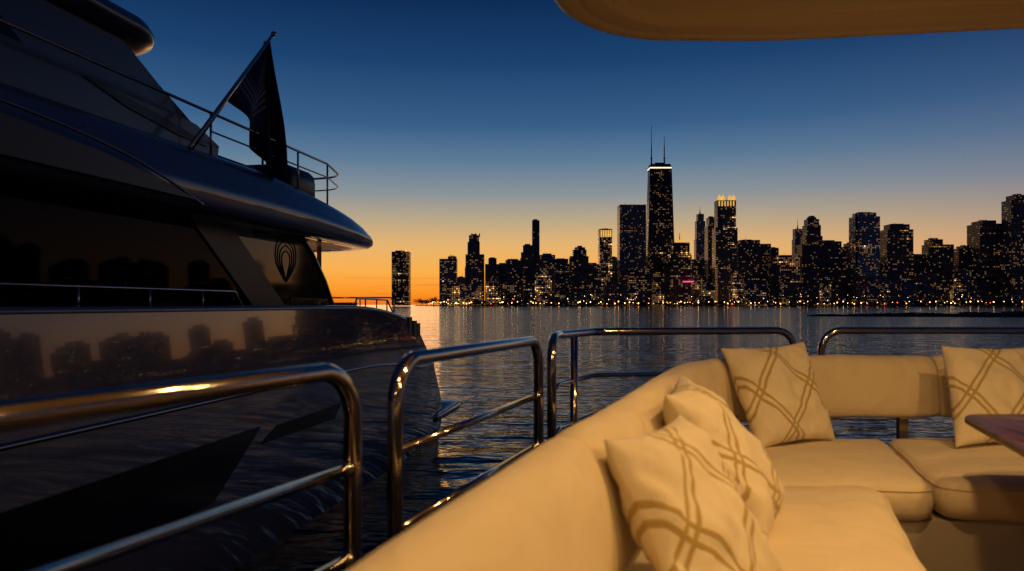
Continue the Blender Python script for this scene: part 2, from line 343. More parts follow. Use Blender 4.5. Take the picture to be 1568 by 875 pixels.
# tapered cross-braced tower with twin antennas
def braced():
    D=1794;k=U;m=MB(); x0,x1=207*k,251*k; cx=(x0+x1)/2; c=D+26; zt=214*k; hw0=(x1-x0)/2; hw1=16*k
    V=lambda f,sx,sy:(cx+sx*(hw0+(hw1-hw0)*f),c+sy*(26+(16-26)*f),GL-1+(zt-GL+1)*f)
    n=len(m.v)
    for f in (0,1):
        for sx,sy in((-1,-1),(1,-1),(1,1),(-1,1)): m.v.append(V(f,sx,sy))
    for q in ((4,5,6,7),(0,1,5,4),(1,2,6,5),(2,3,7,6),(3,0,4,7)): m.f.append(tuple(n+i for i in q)); m.m.append(0)
    def strut(p,q,w):
        n=len(m.v); d=(Vector(q)-Vector(p)).normalized(); s=d.cross(Vector((0,1,0))).normalized()*w
        for a in (p,q):
            a=Vector(a)
            m.v.extend([tuple(a-s+Vector((0,-.8,0))),tuple(a+s+Vector((0,-.8,0))),tuple(a+s),tuple(a-s)])
        for qd in ((0,1,5,4),(1,2,6,5),(3,0,4,7)): m.f.append(tuple(n+i for i in qd)); m.m.append(1)
    fs=[0,.22,.42,.60,.77,.93]
    for i in range(5):
        strut(V(fs[i],-1,-1),V(fs[i+1],1,-1),.9); strut(V(fs[i],1,-1),V(fs[i+1],-1,-1),.9); strut(V(fs[i+1],-1,-1),V(fs[i+1],1,-1),.7)
    for s in (-1,1): strut(V(0,s,-1),V(1,s,-1),1.1)
    for s in (-.5,0,.5): strut(V(0,s,-1),V(1,s,-1),.5)
    m.box(cx-hw1-.6,cx+hw1+.6,c-16.8,c+16.8,zt-12,zt-8.5,1)
    m.box(cx-hw1-.9,cx+hw1+.9,c-17.2,c+17.2,zt-6.4,zt-3.6,3)
    m.box(cx-hw1+1,cx+hw1-1,c-14,c+14,zt,zt+5,1); m.box(cx-12,cx+12,c-9,c+9,zt+5,zt+9,1)
    for px,tip in ((216.5,279),(236.5,262)):
        x=px*k; m.cone(x,c,zt+5,zt+22,2.0,1.8,8,1); m.cone(x,c,zt+22,zt+50,1.4,1.2,8,1); m.cone(x,c,zt+50,tip*k,.9,.45,6,1)
        m.box(x-2.5,x+2.5,c-2.5,c+2.5,zt+21,zt+22.5,1)
    o=m.make('braced_skyscraper',[fac,antm,crowng,bandw,redl]); o.color=(.24,.18,.5,1)
braced()
def palm(m,k,c,zt):
    for i in range(5): m.box((249+i*4.2)*k,(251.5+i*4.2)*k,c-14,c-13,zt-9,zt+1-abs(i-2)*1.5,2)
    m.box(252*k,265*k,c-8,c+6,zt,zt+8,2); m.cone(259*k,c,zt+8,zt+26,1.2,.3,6,1)
T('art_deco_tower',[(243,275,78),(247,272,95)],1740,.40,.6,.1,extra=palm,cap='none')
T('office_tower',[(273,287,68)],1800,.2)
def spire(cx,h):
    def f(m,k,c,zt): m.cone(cx*k,c,zt,zt+6*k,2.5,1,8,0); m.cone(cx*k,c,zt+6*k,zt+h*k,.7,.2,6,1)
    return f
T('spired_tower',[(282,297,100),(283,296,128),(285,294,139)],2050,.14,1.4,1,extra=spire(289.5,13),cap='none',depth=26)
T('office_tower',[(300,314,120),(302,312,134)],1900,.16)
def turrets(m,k,c,zt):
    for x in (316,321.5,332,338):
        m.box(x*k,(x+4.2)*k,c-16,c-9,zt,zt+9,2); m.cone((x+2.1)*k,c-12.5,zt+9,zt+15,3.0,.3,6,2)
    for i in range(6): m.box((316.5+i*4.4)*k,(318.4+i*4.4)*k,c-16.6,c-16,zt-14,zt-2,2)
T('turreted_tower',[(312,345,118),(315,343,160)],1810,.28,.6,.2,extra=turrets,cap='none')
T('office_block',[(346,396,93),(350,380,99)],1820,.16,.5,.5,depth=50)
T('apartment_tower',[(396,408,87)],1790,.14)
T('apartment_block',[(406,441,75)],1760,.8,.6,.2)
T('spired_tower',[(433,446,100),(434,445,116)],1950,.14,1.3,1,extra=spire(439.5,17),cap='none',depth=22)
def dome(m,k,c,zt):
    m.cone(462.5*k,c,zt-.5,zt+5,13,11,16,0); m.cone(462.5*k,c,zt+5,zt+10,11,6,16,0)
T('round_topped_tower',[(450,475,105),(452,473,122),(454,471,131)],1850,.10,.5,.4,extra=dome,cap='none')
T('apartment_block',[(444,470,92)],1760,.10,.4)
T('apartment_block',[(466,512,88),(470,505,97)],1770,.10,.4,.5,depth=50)
T('apartment_tower',[(512,527,88),(516,526,94)],1820,.1)
def slot(m,k,c,zt): m.box(525.5*k,529*k,c-18,c-17.2,GL+30,zt-2,1)
T('apartment_tower',[(526,563,135),(531,558,141)],1760,.30,1.5,.7,depth=36,extra=slot)
T('office_block',[(560,580,62)],1800,.1)
T('setback_tower',[(574,614,115),(579,609,123)],1780,.26,.5,.4)
T('apartment_block',[(610,642,76)],1800,.09)
T('apartment_block',[(639,676,92),(642,660,100)],1760,.16,.4)
T('apartment_tower',[(674,690,80)],1820,.08)
T('apartment_block',[(684,720,86),(692,702,90)],1780,.09,.4)
T('slab_tower',[(716,765,124),(722,742,129)],1740,.10,.45,.4,depth=50)
T('apartment_tower',[(764,800,160),(770,792,168)],1700,.14,.6,.4)
T('apartment_tower',[(800,830,110)],1690,.14)
# low-rise rows in front and behind
x=-100
while x<830:
    wd=R.uniform(14,34); h=R.uniform(18,40) if x<0 else R.uniform(26,58)
    if x>150: h=R.uniform(30,64)
    T('apartment_block',[(x,x+wd,h)],R.choice((1745,1755,1765)),R.choice((.08,.15,.3,.8)),R.uniform(.3,1.0),R.random(),depth=22,rib=False); x+=wd*R.uniform(.8,1.25)
x=-60
while x<830:
    wd=R.uniform(14,26); T('apartment_block',[(x,x+wd,R.uniform(50,74))],R.uniform(1950,2000),.14,.5,R.random(),rib=False); x+=wd*R.uniform(1.0,1.6)
# the city continues along the curving shore to the right of the view
for j in range(40):
    a=math.radians(36.5+j*.72+R.uniform(-.3,.3)); D=R.uniform(1650,1800); cx=D*math.sin(a)*1.03; cy=D*math.cos(a)*1.03+60
    m=MB(); wd=R.uniform(22,55); h=R.choice((22,30,35,45,60,85,115))*R.uniform(.8,1.15)
    m.box(cx-wd/2,cx+wd/2,cy-18,cy+18,GL-1,h); m.box(cx-wd/3,cx+wd/4,cy-10,cy+10,h-1,h+R.uniform(4,10))
    o=m.make('apartment_tower',[fac]); o.color=(.45,.5,R.random(),1)
# pink sign
m=MB(); m.box(251*U,267*U,1722,1723,(467-433)*U-1.5,(467-433)*U+1.5,4); m.box(252*U,253*U,1723.2,1724,GL-1,(467-433)*U,1); m.box(265*U,266*U,1723.2,1724,GL-1,(467-433)*U,1)
m.make('rooftop_sign',[fac,antm,crowng,bandw,redl])
# shoreline trees : leaf-sized faces
V=[];F=[];FM=[]
def leafclump(cx,cy,cz,r,n):
    for _ in range(n):
        d=Vector((R.gauss(0,1),R.gauss(0,1),R.gauss(0,.8))); d=d.normalized()*r*R.uniform(.35,1.05)
        p=Vector((cx,cy,cz))+d; s=R.uniform(.5,1.3)
        a=Vector((R.uniform(-1,1),R.uniform(-1,1),R.uniform(-1,1))).normalized()*s; bb=a.cross(Vector((R.uniform(-1,1),R.uniform(-1,1),R.uniform(-1,1)))).normalized()*s
        n0=len(V); V.extend([p-a,p+bb,p+a,p-bb*.8]); F.append((n0,n0+1,n0+2,n0+3)); FM.append(0)
def tree(x,y,hh):
    n0=len(V)
    for z,r in ((GL-1,.35),(GL+hh*.5,.18)):
        for q in range(5): V.append(Vector((x+r*math.cos(q*1.257),y+r*math.sin(q*1.257),z)))
    for q in range(5): F.append((n0+q,n0+(q+1)%5,n0+5+(q+1)%5,n0+5+q)); FM.append(1)
    for _ in range(4): leafclump(x+R.uniform(-1,1)*hh*.28,y+R.uniform(-1,1)*2,GL+hh*R.uniform(.45,.8),hh*R.uniform(.2,.32),22)
x=-325
while x<1400:
    y=shore_y(x)+R.uniform(8,26); tree(x,y,R.uniform(6,13) if x>-150 else R.uniform(14,26)); x+=R.uniform(2,8)
mobj('shoreline_trees',V,F,None,None,False,[leaf,bark],FM)
# lamps along the shore drive
m=MB()
def lamp(x,y,z,r,mi,pole=True):
    if pole: m.cone(x,y,GL-1,z,.12,.1,5,0)
    m.cone(x,y,z-r,z,r*.5,r,7,mi); m.cone(x,y,z,z+r,r,r*.4,7,mi)
x=-250
while x<1500:
    y=shore_y(x)-0+R.uniform(4,7); q=R.random(); 
    lamp(x,y,GL+R.uniform(3.5,9),R.uniform(.35,1.3),1 if q<.84 else (2 if q<.91 else 3)); x+=R.uniform(3,24) if x>-100 else R.uniform(3,8)
for j in range(90):
    x=R.uniform(-120,1250); lamp(x,shore_y(x)+R.uniform(28,40),GL+R.uniform(6,26),R.uniform(.3,.6),R.choice((1,1,1,2)))
m.make('street_lamps',[antm,slamp,wlamp,rlamp])
# breakwater on the right
V=[];F=[]
for j in range(700):
    t=j/700; x=92+t*130+R.uniform(-1,1); y=226-t*30+R.uniform(-3.5,3.5)*(0.4+2.2*t); s=R.uniform(.5,1.3)*(.7+1.2*t); z=WATER+R.uniform(-.2,1.0)*(.3+2.0*t)
    n0=len(V)
    for q in range(8):
        V.append((x+s*(1 if q&1 else -1)*R.uniform(.7,1.6),y+s*(1 if q&2 else -1)*R.uniform(.6,1.1),z+s*(.5 if q&4 else -1)*R.uniform(.5,1)))
    for q in ((0,1,3,2),(4,6,7,5),(0,4,5,1),(2,3,7,6),(0,2,6,4),(1,5,7,3)): F.append(tuple(n0+k for k in q))
mobj('rock_breakwater',V,F,rockm)
# ------------------------------------------------------------------ neighbouring motor yacht
YT=lambda a,b,z:(-5.1+.177*a-.984*b, .984*a+.177*b, z)
yo=empty('motor_yacht'); BM=6.4
def sheer(a):
    if a<13: return -.06
    t=(a-13)/4.1; return -.06-.42*max(0,t)**2.2
aend=[(0,17.1),(.06,17.3),(.3,18.3),(.62,19.4),(1,20.2)]
def ae(v):
    for (v0,a0),(v1,a1) in zip(aend,aend[1:]):
        if v<=v1: return a0+(a1-a0)*(v-v0)/(v1-v0)
    return 20
prof=[(0,.078),(.285,.0),(.30,.0),(.45,.02),(.62,.05),(.8,.14),(1,.40)]
def hb(v,a):
    for (v0,b0),(v1,b1) in zip(prof,prof[1:]):
        if v<=v1: bb=b0+(b1-b0)*(v-v0)/(v1-v0); break
    if a>16: bb+=.14*((a-16)/4)**2
    if a<-2: bb+=(BM/2-bb)*min(1,((-2-a)/14))**1.8
    return bb
vs=[0,.05,.1,.15,.2,.25,.275,.285,.30,.36,.45,.54,.62,.7,.8,.9,1]; NS=60
V=[];F=[]
for side in (0,1):
    for v in vs:
        for s in range(NS+1):
            u=s/NS; a=-16+(ae(v)+16)*u; zt=sheer(min(a,17.1)); z=zt+(-3.75-zt)*v; bb=hb(v,a)
            V.append(YT(a,bb if side==0 else BM-bb,z))
W_=NS+1; NV=len(vs)
for side in (0,1):
    o=side*NV*W_
    for i in range(NV-1):
        for s in range(NS):
            q=(o+i*W_+s,o+i*W_+s+1,o+(i+1)*W_+s+1,o+(i+1)*W_+s); F.append(q if side==0 else q[::-1])
n0=len(V); 
for side in (0,1):
    for i in range(NV): V.append(V[side*NV*W_+i*W_+NS])
for i in range(NV-1):
    F.append((n0+i,n0+NV+i,n0+NV+i+1,n0+i+1))
mobj('hull',V,F,hullp,yo,True)
def hline(v,a0,a1,off,n=40,zoff=0):
    return [YT(a,hb(v,a)+off,sheer(min(a,17.1))+(-3.75-sheer(min(a,17.1)))*v+zoff) for a in [a0+(a1-a0)*i/n for i in range(n+1)]]
railtrim=simple('rub_rail_steel',(.3,.28,.26),.25,1)
tube('rub_rail',hline(.29,-6,18.2,-.01),.03,railtrim,yo,8)
tube('bulwark_cap',hline(0,-6,17.0,.04),.05,superp,yo,8)
slab('side_deck',[(-10,-.86),(17,-.86),(17,-.8),(-10,-.8)],.1,BM-.1,deckdark,yo,YT)
V=[YT(a,.13,z) for a in (-8,13) for z in (-.8,-.07)]; mobj('bulwark_lining',V,[(0,1,3,2)],superp,yo)
def onhull(name,poly,mat):
    def vz(a,z): zt=sheer(a); return (z-zt)/(-3.75-zt)
    pts=[]
    n=len(poly)
    for i in range(n):
        (a0,z0),(a1,z1)=poly[i],poly[(i+1)%n]
        for k in range(6): pts.append((a0+(a1-a0)*k/6,z0+(z1-z0)*k/6))
    ca=sum(p[0] for p in pts)/len(pts); cz=sum(p[1] for p in pts)/len(pts)
    V=[YT(a,hb(vz(a,z),a)-.012,z) for a,z in pts]+[YT(ca,hb(vz(ca,cz),ca)-.012,cz)]
    m_=len(pts); mobj(name,V,[(i,(i+1)%m_,m_) for i in range(m_)],mat,yo)
onhull('hull_window',[(-2,-1.72),(10.0,-1.62),(8.95,-2.36),(-2,-2.5)],hullgl)
onhull('hull_slot_window',[(10.0,-1.86),(10.45,-1.68),(12.65,-1.66),(12.4,-1.88)],hullgl)
plat=fillet([(18.6,.10,0),(21.4,.12,0),(21.7,3.2,0),(21.4,BM-.12,0),(18.6,BM-.10,0)],.35,8,True)
rings('swim_platform',plat,[(.12,-3.0),(0,-2.92),(0,-2.72),(.05,-2.68)],superp,yo,YT)
tube('platform_trim',[YT(p.x,p.y-.01,-2.8) for p in plat[4:45]],.04,steel,yo,8)
for k,(aa,zz) in enumerate(((19.3,-2.4),(18.9,-2.0),(18.5,-1.6))):
    m=MB(); m.box(aa-.6,aa+.25,.9,2.0,zz-.3,zz,0,T=YT); m.make('stair_%d'%k,[superp],yo)
m=MB()
for aa in (16.4,16.75,17.0): m.box(aa,aa+.22,.05,.5,-.75+(17-aa)*.1,-.42+(17-aa)*.25,0,T=YT)
m.make('transom_cleats',[blackm],yo)
# salon
slab('salon_window_forward',[(-5,-.8),(12.4,-.8),(9.5,1.34),(-5,1.34)],.9,.915,glass,yo,YT)
slab('salon_pillar',[(12.39,-.8),(13.45,-.8),(10.45,1.33),(9.49,1.33)],.87,.99,blackm,yo,YT)
aft=[(13.44,-.8),(14.75,-.8),(14.35,-.1),(13.9,.45),(13.35,.95),(12.7,1.31),(10.44,1.31)]
slab('salon_window_aft',aft,.9,.915,darkgl,yo,YT)
tube('window_trim',[YT(a,.88,z) for a,z in ((14.75,-.8),(14.37,-.1),(13.92,.45),(13.37,.95),(12.72,1.31))],.03,steel,yo,6)
for k,a_ in enumerate((4.8,7.2)): slab('salon_mullion_%d'%k,[(a_,-.8),(a_+.12,-.8),(a_+.12,1.3),(a_,1.3)],.93,1.0,blackm,yo,YT)
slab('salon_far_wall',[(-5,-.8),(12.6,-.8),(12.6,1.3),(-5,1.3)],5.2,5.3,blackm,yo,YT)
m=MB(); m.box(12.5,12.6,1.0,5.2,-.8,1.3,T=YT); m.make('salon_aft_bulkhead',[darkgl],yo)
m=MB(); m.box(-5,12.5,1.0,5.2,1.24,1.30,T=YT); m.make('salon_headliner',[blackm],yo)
m=MB()
for a_,b_ in ((7.4,1.9),(8.0,3.2),(8.6,2.2),(9.6,3.2)): m.box(a_,a_+.05,b_,b_+.07,1.17,1.235,T=YT)
m.make('salon_downlights',[lampw],yo)
m=MB(); m.box(8.8,9.1,5.15,5.19,-.1,.45,T=YT); m.box(10.4,10.75,5.15,5.19,.9,1.1,T=YT); m.make('salon_cabinet_glow',[amber],yo)
m=MB(); m.box(7.0,9.2,3.6,4.6,-.8,-.3,T=YT); m.box(7.0,9.2,4.5,4.8,-.3,.05,T=YT); m.make('salon_sofa',[whitep],yo)
emg=simple('emblem_grey',(.07,.07,.068),.5)
for k in range(4):
    s=1-.2*k
    for sg in (-1,1):
        tube('emblem_%d_%d'%(k,sg),catmull([YT(12.42,.893,.72+.46*s),YT(12.42+sg*.3*s,.893,.72+.30*s),YT(12.42+sg*.34*s,.893,.72-.02),YT(12.42+sg*.02,.893,.72-.34*s-.05*k)],6),.007,emg,yo,5)
# side-deck rail
tube('side_rail',fillet([YT(-4,.12,.17),YT(9.55,.12,.17),YT(9.75,.12,-.05)],.07),.016,steel,yo,8)
for k,a_ in enumerate((2.2,3.6,5.0,6.9,7.9,8.85)):
    tube('side_rail_post_%d'%k,[YT(a_,.12,-.07),YT(a_,.12,.165)],.014,steel,yo,8)
# aft cockpit rail
tube('cockpit_rail',fillet([YT(13.8,.25,-.1),YT(13.9,.25,.12),YT(15.7,.3,.10),YT(16.1,.3,-.2)],.07),.018,steel,yo,8)
for k,a_ in enumerate((14.4,15.0,15.6)): tube('cockpit_rail_post_%d'%k,[YT(a_,.27,-.2),YT(a_,.27,.1)],.015,steel,yo,8)
tube('transom_rail',fillet([YT(16.7,.5,-.6),YT(16.7,.5,.16),YT(16.7,5.2,.16),YT(16.7,5.2,-.6)],.1),.018,steel,yo,8)
for k,b_ in enumerate((1.3,2.2,3.2)): tube('transom_rail_post_%d'%k,[YT(16.7,b_,-.6),YT(16.7,b_,.15)],.015,steel,yo,8)
m=MB(); m.box(14.3,16.2,1.4,5.0,-.8,-.15,T=YT); m.box(16.0,16.3,1.2,5.2,-.8,.05,T=YT); m.make('cockpit_seating',[superp],yo)
tube('cockpit_pillar',[YT(14.25,1.15,-.8),YT(14.25,1.15,1.2)],.045,steel,yo,12)
# flybridge overhang
half=[(-8,.2),(4,.15),(10,.15),(12.5,.15),(14.2,.20),(15.2,.42),(15.85,1.05),(16.15,2.2),(16.25,BM/2)]
half=[(p.x,p.y) for p in catmull([(a,b,0) for a,b in half],6)]
ol=half+[(a,BM-b) for a,b in reversed(half[:-1])]
def zt(a): return 1.92-(.52*min(1,max(0,(a-10.6)/5.2))**1.5)
def lev(f,dz=0): return lambda a,b:1.14+f*(zt(a)-1.14)+dz
rings('flybridge_deck',ol,[(.5,lambda a,b:1.15),(.42,lambda a,b:1.13),(.10,lambda a,b:1.13),(.02,lev(.12)),(0,lev(.34)),(.03,lev(.5)),(.06,lev(.53)),(.07,lev(.57)),(.14,lev(.8)),(.22,lev(.95)),(.3,lev(1)),(.42,lev(1,0))],superp,yo,YT)
mobj('overhang_soffit',[YT(11.2,1.0,1.115),YT(12,.55,1.115),YT(14.7,.65,1.115),YT(15.5,2.6,1.115),YT(15.5,4,1.115),YT(11.2,5.4,1.115)],[(0,1,2,3,4,5)],soffit,yo)
m=MB()
for a_,b_ in ((12.6,1.5),(13.4,1.4),(14.1,1.5),(13.0,3.4)): m.box(a_,a_+.09,b_,b_+.09,1.085,1.108,T=YT)
m.make('soffit_downlights',[lampd],yo)
for k,(a_,b_) in enumerate(((13.5,1.3),(14.5,2.6))):
    l=bpy.data.lights.new('cockpit_lamp','POINT'); l.energy=3.0; l.color=(1,.55,.25); l.shadow_soft_size=.05
    o=bpy.data.objects.new('cockpit_lamp_%d'%k,l); sc.collection.objects.link(o); o.location=YT(a_,b_,.75); o.parent=yo
tube('style_line',catmull([YT(4,.07,1.72),YT(6.2,.08,1.64),YT(7.4,.08,1.52),(YT(8.2,.10,1.36)),YT(8.9,.15,1.19)],8),.018,superp,yo,6)
slab('brow_dark_panel',[(-4,1.22),(8.7,1.22),(8.0,1.36),(7.2,1.47),(6,1.56),(3,1.6),(-4,1.6)],.1,.2,blackm,yo,YT)  # black panel for the dark glass area below the style line
for bb0,bb1,nm in ((.62,.9,'near'),(BM-.9,BM-.62,'far')):
    slab('coaming_'+nm,[(-8,1.9),(9.95,1.9),(10.0,2.13),(9.5,2.3),(8.4,2.4),(-8,2.5)],bb0,bb1,archp,yo,YT)
    slab('arch_'+nm,[(-3,2.3),(9.9,2.2),(8.9,2.66),(8.2,3.02),(-3,3.02)],bb0+.12,bb1+.1,archp,yo,YT)
slab('coaming_vent',[(7.55,2.33),(8.2,2.18),(9.1,2.08),(9.7,2.06),(9.3,2.16),(8.6,2.25)],.6,.63,blackm,yo,YT)
slab('fly_windscreen',[(2,2.5),(6.9,2.45),(6.2,2.95),(2,2.98)],.71,.735,hullgl,yo,YT)
ht=fillet([(-4,.5,0),(9.0,.5,0),(9.3,3.2,0),(9.0,BM-.5,0),(-4,BM-.5,0)],.75,8,True)
rings('hardtop',ht,[(.5,2.97),(.2,2.98),(.03,3.05),(0,3.12),(.06,3.22),(.4,3.28)],archp,yo,YT)
for zz,nm,a0 in ((2.43,'top',6.0),(2.2,'mid',9.46)):
    tube('fly_rail_'+nm,fillet([YT(a0,.4,zz),YT(12.9,.38,zz),YT(14.0,.6,zz-.03),YT(14.25,2,zz-.04),YT(14.25,BM-2,zz-.04),YT(14.0,BM-.7,zz-.03),YT(10,BM-.4,zz)],.4,10),.02 if nm=='top' else .013,steel,yo,8)
for k,(a_,b_) in enumerate(((9.46,.4),(10.75,.4),(11.85,.4),(13.0,.42),(14.05,1.2),(14.23,3.2),(14.15,4.9),(13.5,5.8),(11,6))): tube('fly_rail_post_%d'%k,[YT(a_,b_,zt(a_)-.05),YT(a_,b_,2.43)],.017,steel,yo,8)
tube('fly_rail_bracket',[YT(6.02,.4,2.43),YT(6.0,.64,2.43)],.017,steel,yo,8)
ls=fillet([(10.9,1.2,0),(12.9,1.2,0),(12.9,2.6,0),(10.9,2.6,0)],.25,6,True)
rings('fly_lounge',ls,[(.03,1.75),(0,1.85),(0,2.12),(.04,2.22),(.15,2.27),(.2,2.28)],blackm,yo,YT)
ls=fillet([(12.3,.8,0),(13.5,.8,0),(13.5,2.6,0),(12.3,2.6,0)],.2,6,True)
rings('fly_lounge_back',ls,[(.0,1.6),(0,2.16),(.02,2.28),(.1,2.36)],blackm,yo,YT)
ls=fillet([(9.9,1.0,0),(10.5,1.0,0),(10.5,1.6,0),(9.9,1.6,0)],.08,4,True)
rings('fly_locker',ls,[(.0,1.85),(0,2.22),(.03,2.26)],deckdark,yo,YT)
# ensign
fo=empty('ensign_flag'); 
tube('staff',[YT(8.88,.3,1.86),YT(10.86,.3,3.92)],[.036,.022],steel,fo,10)
tube('staff_ball',[YT(10.85,.3,3.9),YT(10.87,.3,3.925),YT(10.90,.3,3.95),YT(10.92,.3,3.97)],[.02,.04,.04,.01],steel,fo,10)
def cloth(name,TL,TR,BL,BR,sag,amp,fold,b0,mat):
    nu,nv_=26,34;V=[];F=[];UV=[]
    for j in range(nv_+1):
        v=j/nv_
        for i in range(nu+1):
            u=i/nu
            a=(TL[0]*(1-u)+TR[0]*u)*(1-v)+(BL[0]*(1-u)+BR[0]*u)*v; z=(TL[1]*(1-u)+TR[1]*u)*(1-v)+(BL[1]*(1-u)+BR[1]*u)*v
            z-=sag*v*math.sin(math.pi*u)**1.0; a+=.03*math.sin(7*v+3*u)
            V.append(YT(a,b0+amp*math.sin(fold*u*math.pi*2+2.2*v)*(0.25+v),z)); UV.append((u,1-v))
    W=nu+1
    for j in range(nv_):
        for i in range(nu): F.append((j*W+i,j*W+i+1,(j+1)*W+i+1,(j+1)*W+i))
    o=mobj(name,V,F,mat,fo,True); ul=o.data.uv_layers.new(name='UVMap')
    for lp in o.data.loops: ul.data[lp.index].uv=UV[lp.vertex_index]
cloth('fly_panel',(10.66,3.74),(10.78,3.82),(9.72,2.66),(10.6,2.42),.06,.05,1.2,.3,flagm)
cloth('hanging_fold',(10.72,3.78),(10.84,3.86),(10.45,2.2),(11.42,2.32),.42,.09,1.8,.36,flagd)
# ------------------------------------------------------------------ own boat : deck, rails
ob=empty('sundeck_rail'); RZ=-.138
def railsec(name,pts2,mids,a_post=True,b_post=True,bot=-1.13):
    p=[Vector((x,y,RZ)) for x,y in pts2]
    full=([Vector((p[0].x,p[0].y,bot))] if a_post else [])+p+([Vector((p[-1].x,p[-1].y,bot))] if b_post else [])
    tube(name,fillet(full,.1,10),.0195,steel,ob,20)
    for k,z in enumerate(mids):
        tube(name+'_bar_%d'%k,[Vector((q.x,q.y,z)) for q in p],.012,steel,ob,12)
        # weld collars where the bar meets the posts
        for e,(q,q2) in enumerate(((p[0],p[1]),(p[-1],p[-2]))):
            d=(q2-q).normalized(); s=Vector((q.x,q.y,z)); tube(name+'_collar_%d_%d'%(k,e),[s+d*.012,s+d*.024,s+d*.032],[.018,.0165,.0125],steel,ob,12)
railsec('section_a',[(-1.35,-.8),(-.345,1.60)],(-.352,-.545),False,True)
railsec('section_b',[(-.285,1.80),(.105,2.92)],(-.357,-.55))
railsec('section_c',[(.165,3.08),(.215,3.36),(.42,3.78),(1.53,4.0)],(-.36,-.56))
railsec('section_d',[(1.66,3.97),(4.6,3.97)],(-.36,-.56))
for k,(x,y) in enumerate(((.295,3.52),(3.0,3.97),(-.9,.27))): tube('post_%d'%k,[(x,y,-1.13),(x,y,RZ)],.019,steel,ob,16)
hb_=empty('own_yacht_hull')
dk=[(-1.55,-1),(-.75,.85),(-.42,1.6),(-.32,1.9),(.05,3.0),(.1,3.4),(.3,3.85),(1.5,4.1),(5,4.1),(5,-4),(-2.6,-4)]
rings('hull_sides',dk,[(.25,-3.8),(.06,-2.4),(0,-1.25),(0,-1.16)],whitep,hb_,smooth=False)
teak,nt,b=newmat('teak_deck'); g=N(nt,'ShaderNodeNewGeometry'); sp=N(nt,'ShaderNodeSeparateXYZ'); nt.links.new(g.outputs['Position'],sp.inputs[0])
ck=mth(nt,'LESS_THAN',mth(nt,'FRACT',mth(nt,'MULTIPLY',sp.outputs[0],16)),.08); mx=N(nt,'ShaderNodeMix',data_type='RGBA'); nt.links.new(ck,mx.inputs[0]); mx.inputs[6].default_value=(.32,.2,.1,1); mx.inputs[7].default_value=(.02,.02,.02,1); nt.links.new(mx.outputs[2],b.inputs['Base Color']); b.inputs['Roughness'].default_value=.6
rings('deck',dk,[(.05,-1.156),(.05,-1.15)],teak,hb_,smooth=False)
m=MB(); m.box(-2,5,-2.6,-2.5,-1.15,1.0); m.make('cabin_bulkhead',[whitep],hb_)
m=MB(); m.box(0.4,2.4,-2.49,-2.47,-1.1,.6); m.make('cabin_door_glass',[darkgl],hb_)
# ------------------------------------------------------------------ overhead hardtop
rf=empty('deck_hardtop')
ro=fillet([(-1.95,-3.0,0),(5,-3.0,0),(5,2.52,0),(1.9,2.70,0),(.95,2.84,0),(.27,2.82,0)],[.3,.3,.3,1.5,1.2,.42],14,True)
rings('roof_shell',ro,[(.20,1.035),(.192,1.032),(.178,1.006),(.168,1.002),(.105,1.0),(.096,1.0),(.088,1.010),(.078,1.010),(.070,1.0),(.02,1.003),(.004,1.016),(0,1.03),(.02,1.09),(.12,1.13)],roofm,rf)
m=MB(); m.box(1.55,1.556,.2,2.45,1.0325,1.0345); m.make('panel_seam',[blackm],rf)
def downlight(k,x,y,e):
    m=MB(); m.cone(x,y,1.016,1.034,.055,.045,20,0); m.cone(x,y,1.012,1.02,.035,.035,20,1); m.make('downlight_%d'%k,[steel,lampw],rf)
    l=bpy.data.lights.new('downlight_lamp_%d'%k,'AREA'); l.shape='DISK'; l.size=.14; l.energy=e; l.color=(1,.575,.20)
    o=bpy.data.objects.new('downlight_lamp_%d'%k,l); sc.collection.objects.link(o); o.location=(x,y,1.0); o.parent=rf
for k,(x,y,e) in enumerate(((.20,.75,5),(1.1,1.7,12.5),(2.1,2.0,10),(1.3,.3,14),(2.6,.2,8),(0,-1.2,4))): downlight(k,x,y,e)
# ------------------------------------------------------------------ settee
se=empty('curved_settee')
outer=catmull([(-.54,-.45,0),(-.37,.15,0),(-.205,.69,0),(-.148,.876,0),(-.072,1.10,0),(.05,1.466,0),(.245,1.98,0),(.515,2.75,0),(.71,3.22,0),(.97,3.53,0),(1.35,3.70,0),(1.8,3.72,0),(4.4,3.72,0)],16)
for _ in range(6): outer=[outer[0]]+[(outer[i-1]+outer[i]*2+outer[i+1])/4 for i in range(1,len(outer)-1)]+[outer[-1]]
al=[0]
for i in range(1,len(outer)): al.append(al[-1]+(outer[i]-outer[i-1]).length)
def at(s):
    s=max(0,min(al[-1]-1e-4,s))
    for i in range(1,len(al)):
        if al[i]>=s:
            t=(s-al[i-1])/(al[i]-al[i-1]); return outer[i-1].lerp(outer[i],t)
def arc(x,y): 
    q=Vector((x,y,0)); return al[min(range(len(outer)),key=lambda i:(outer[i]-q).length)]
prof_b=[(.03,-.545),(-.005,-.47),(-.015,-.38),(-.008,-.31),(.014,-.272),(.042,-.252),(.072,-.25),(.1,-.26),(.125,-.29),(.142,-.345),(.156,-.42),(.168,-.49),(.163,-.53),(.14,-.55),(.085,-.552)]
pc=(.08,-.4)
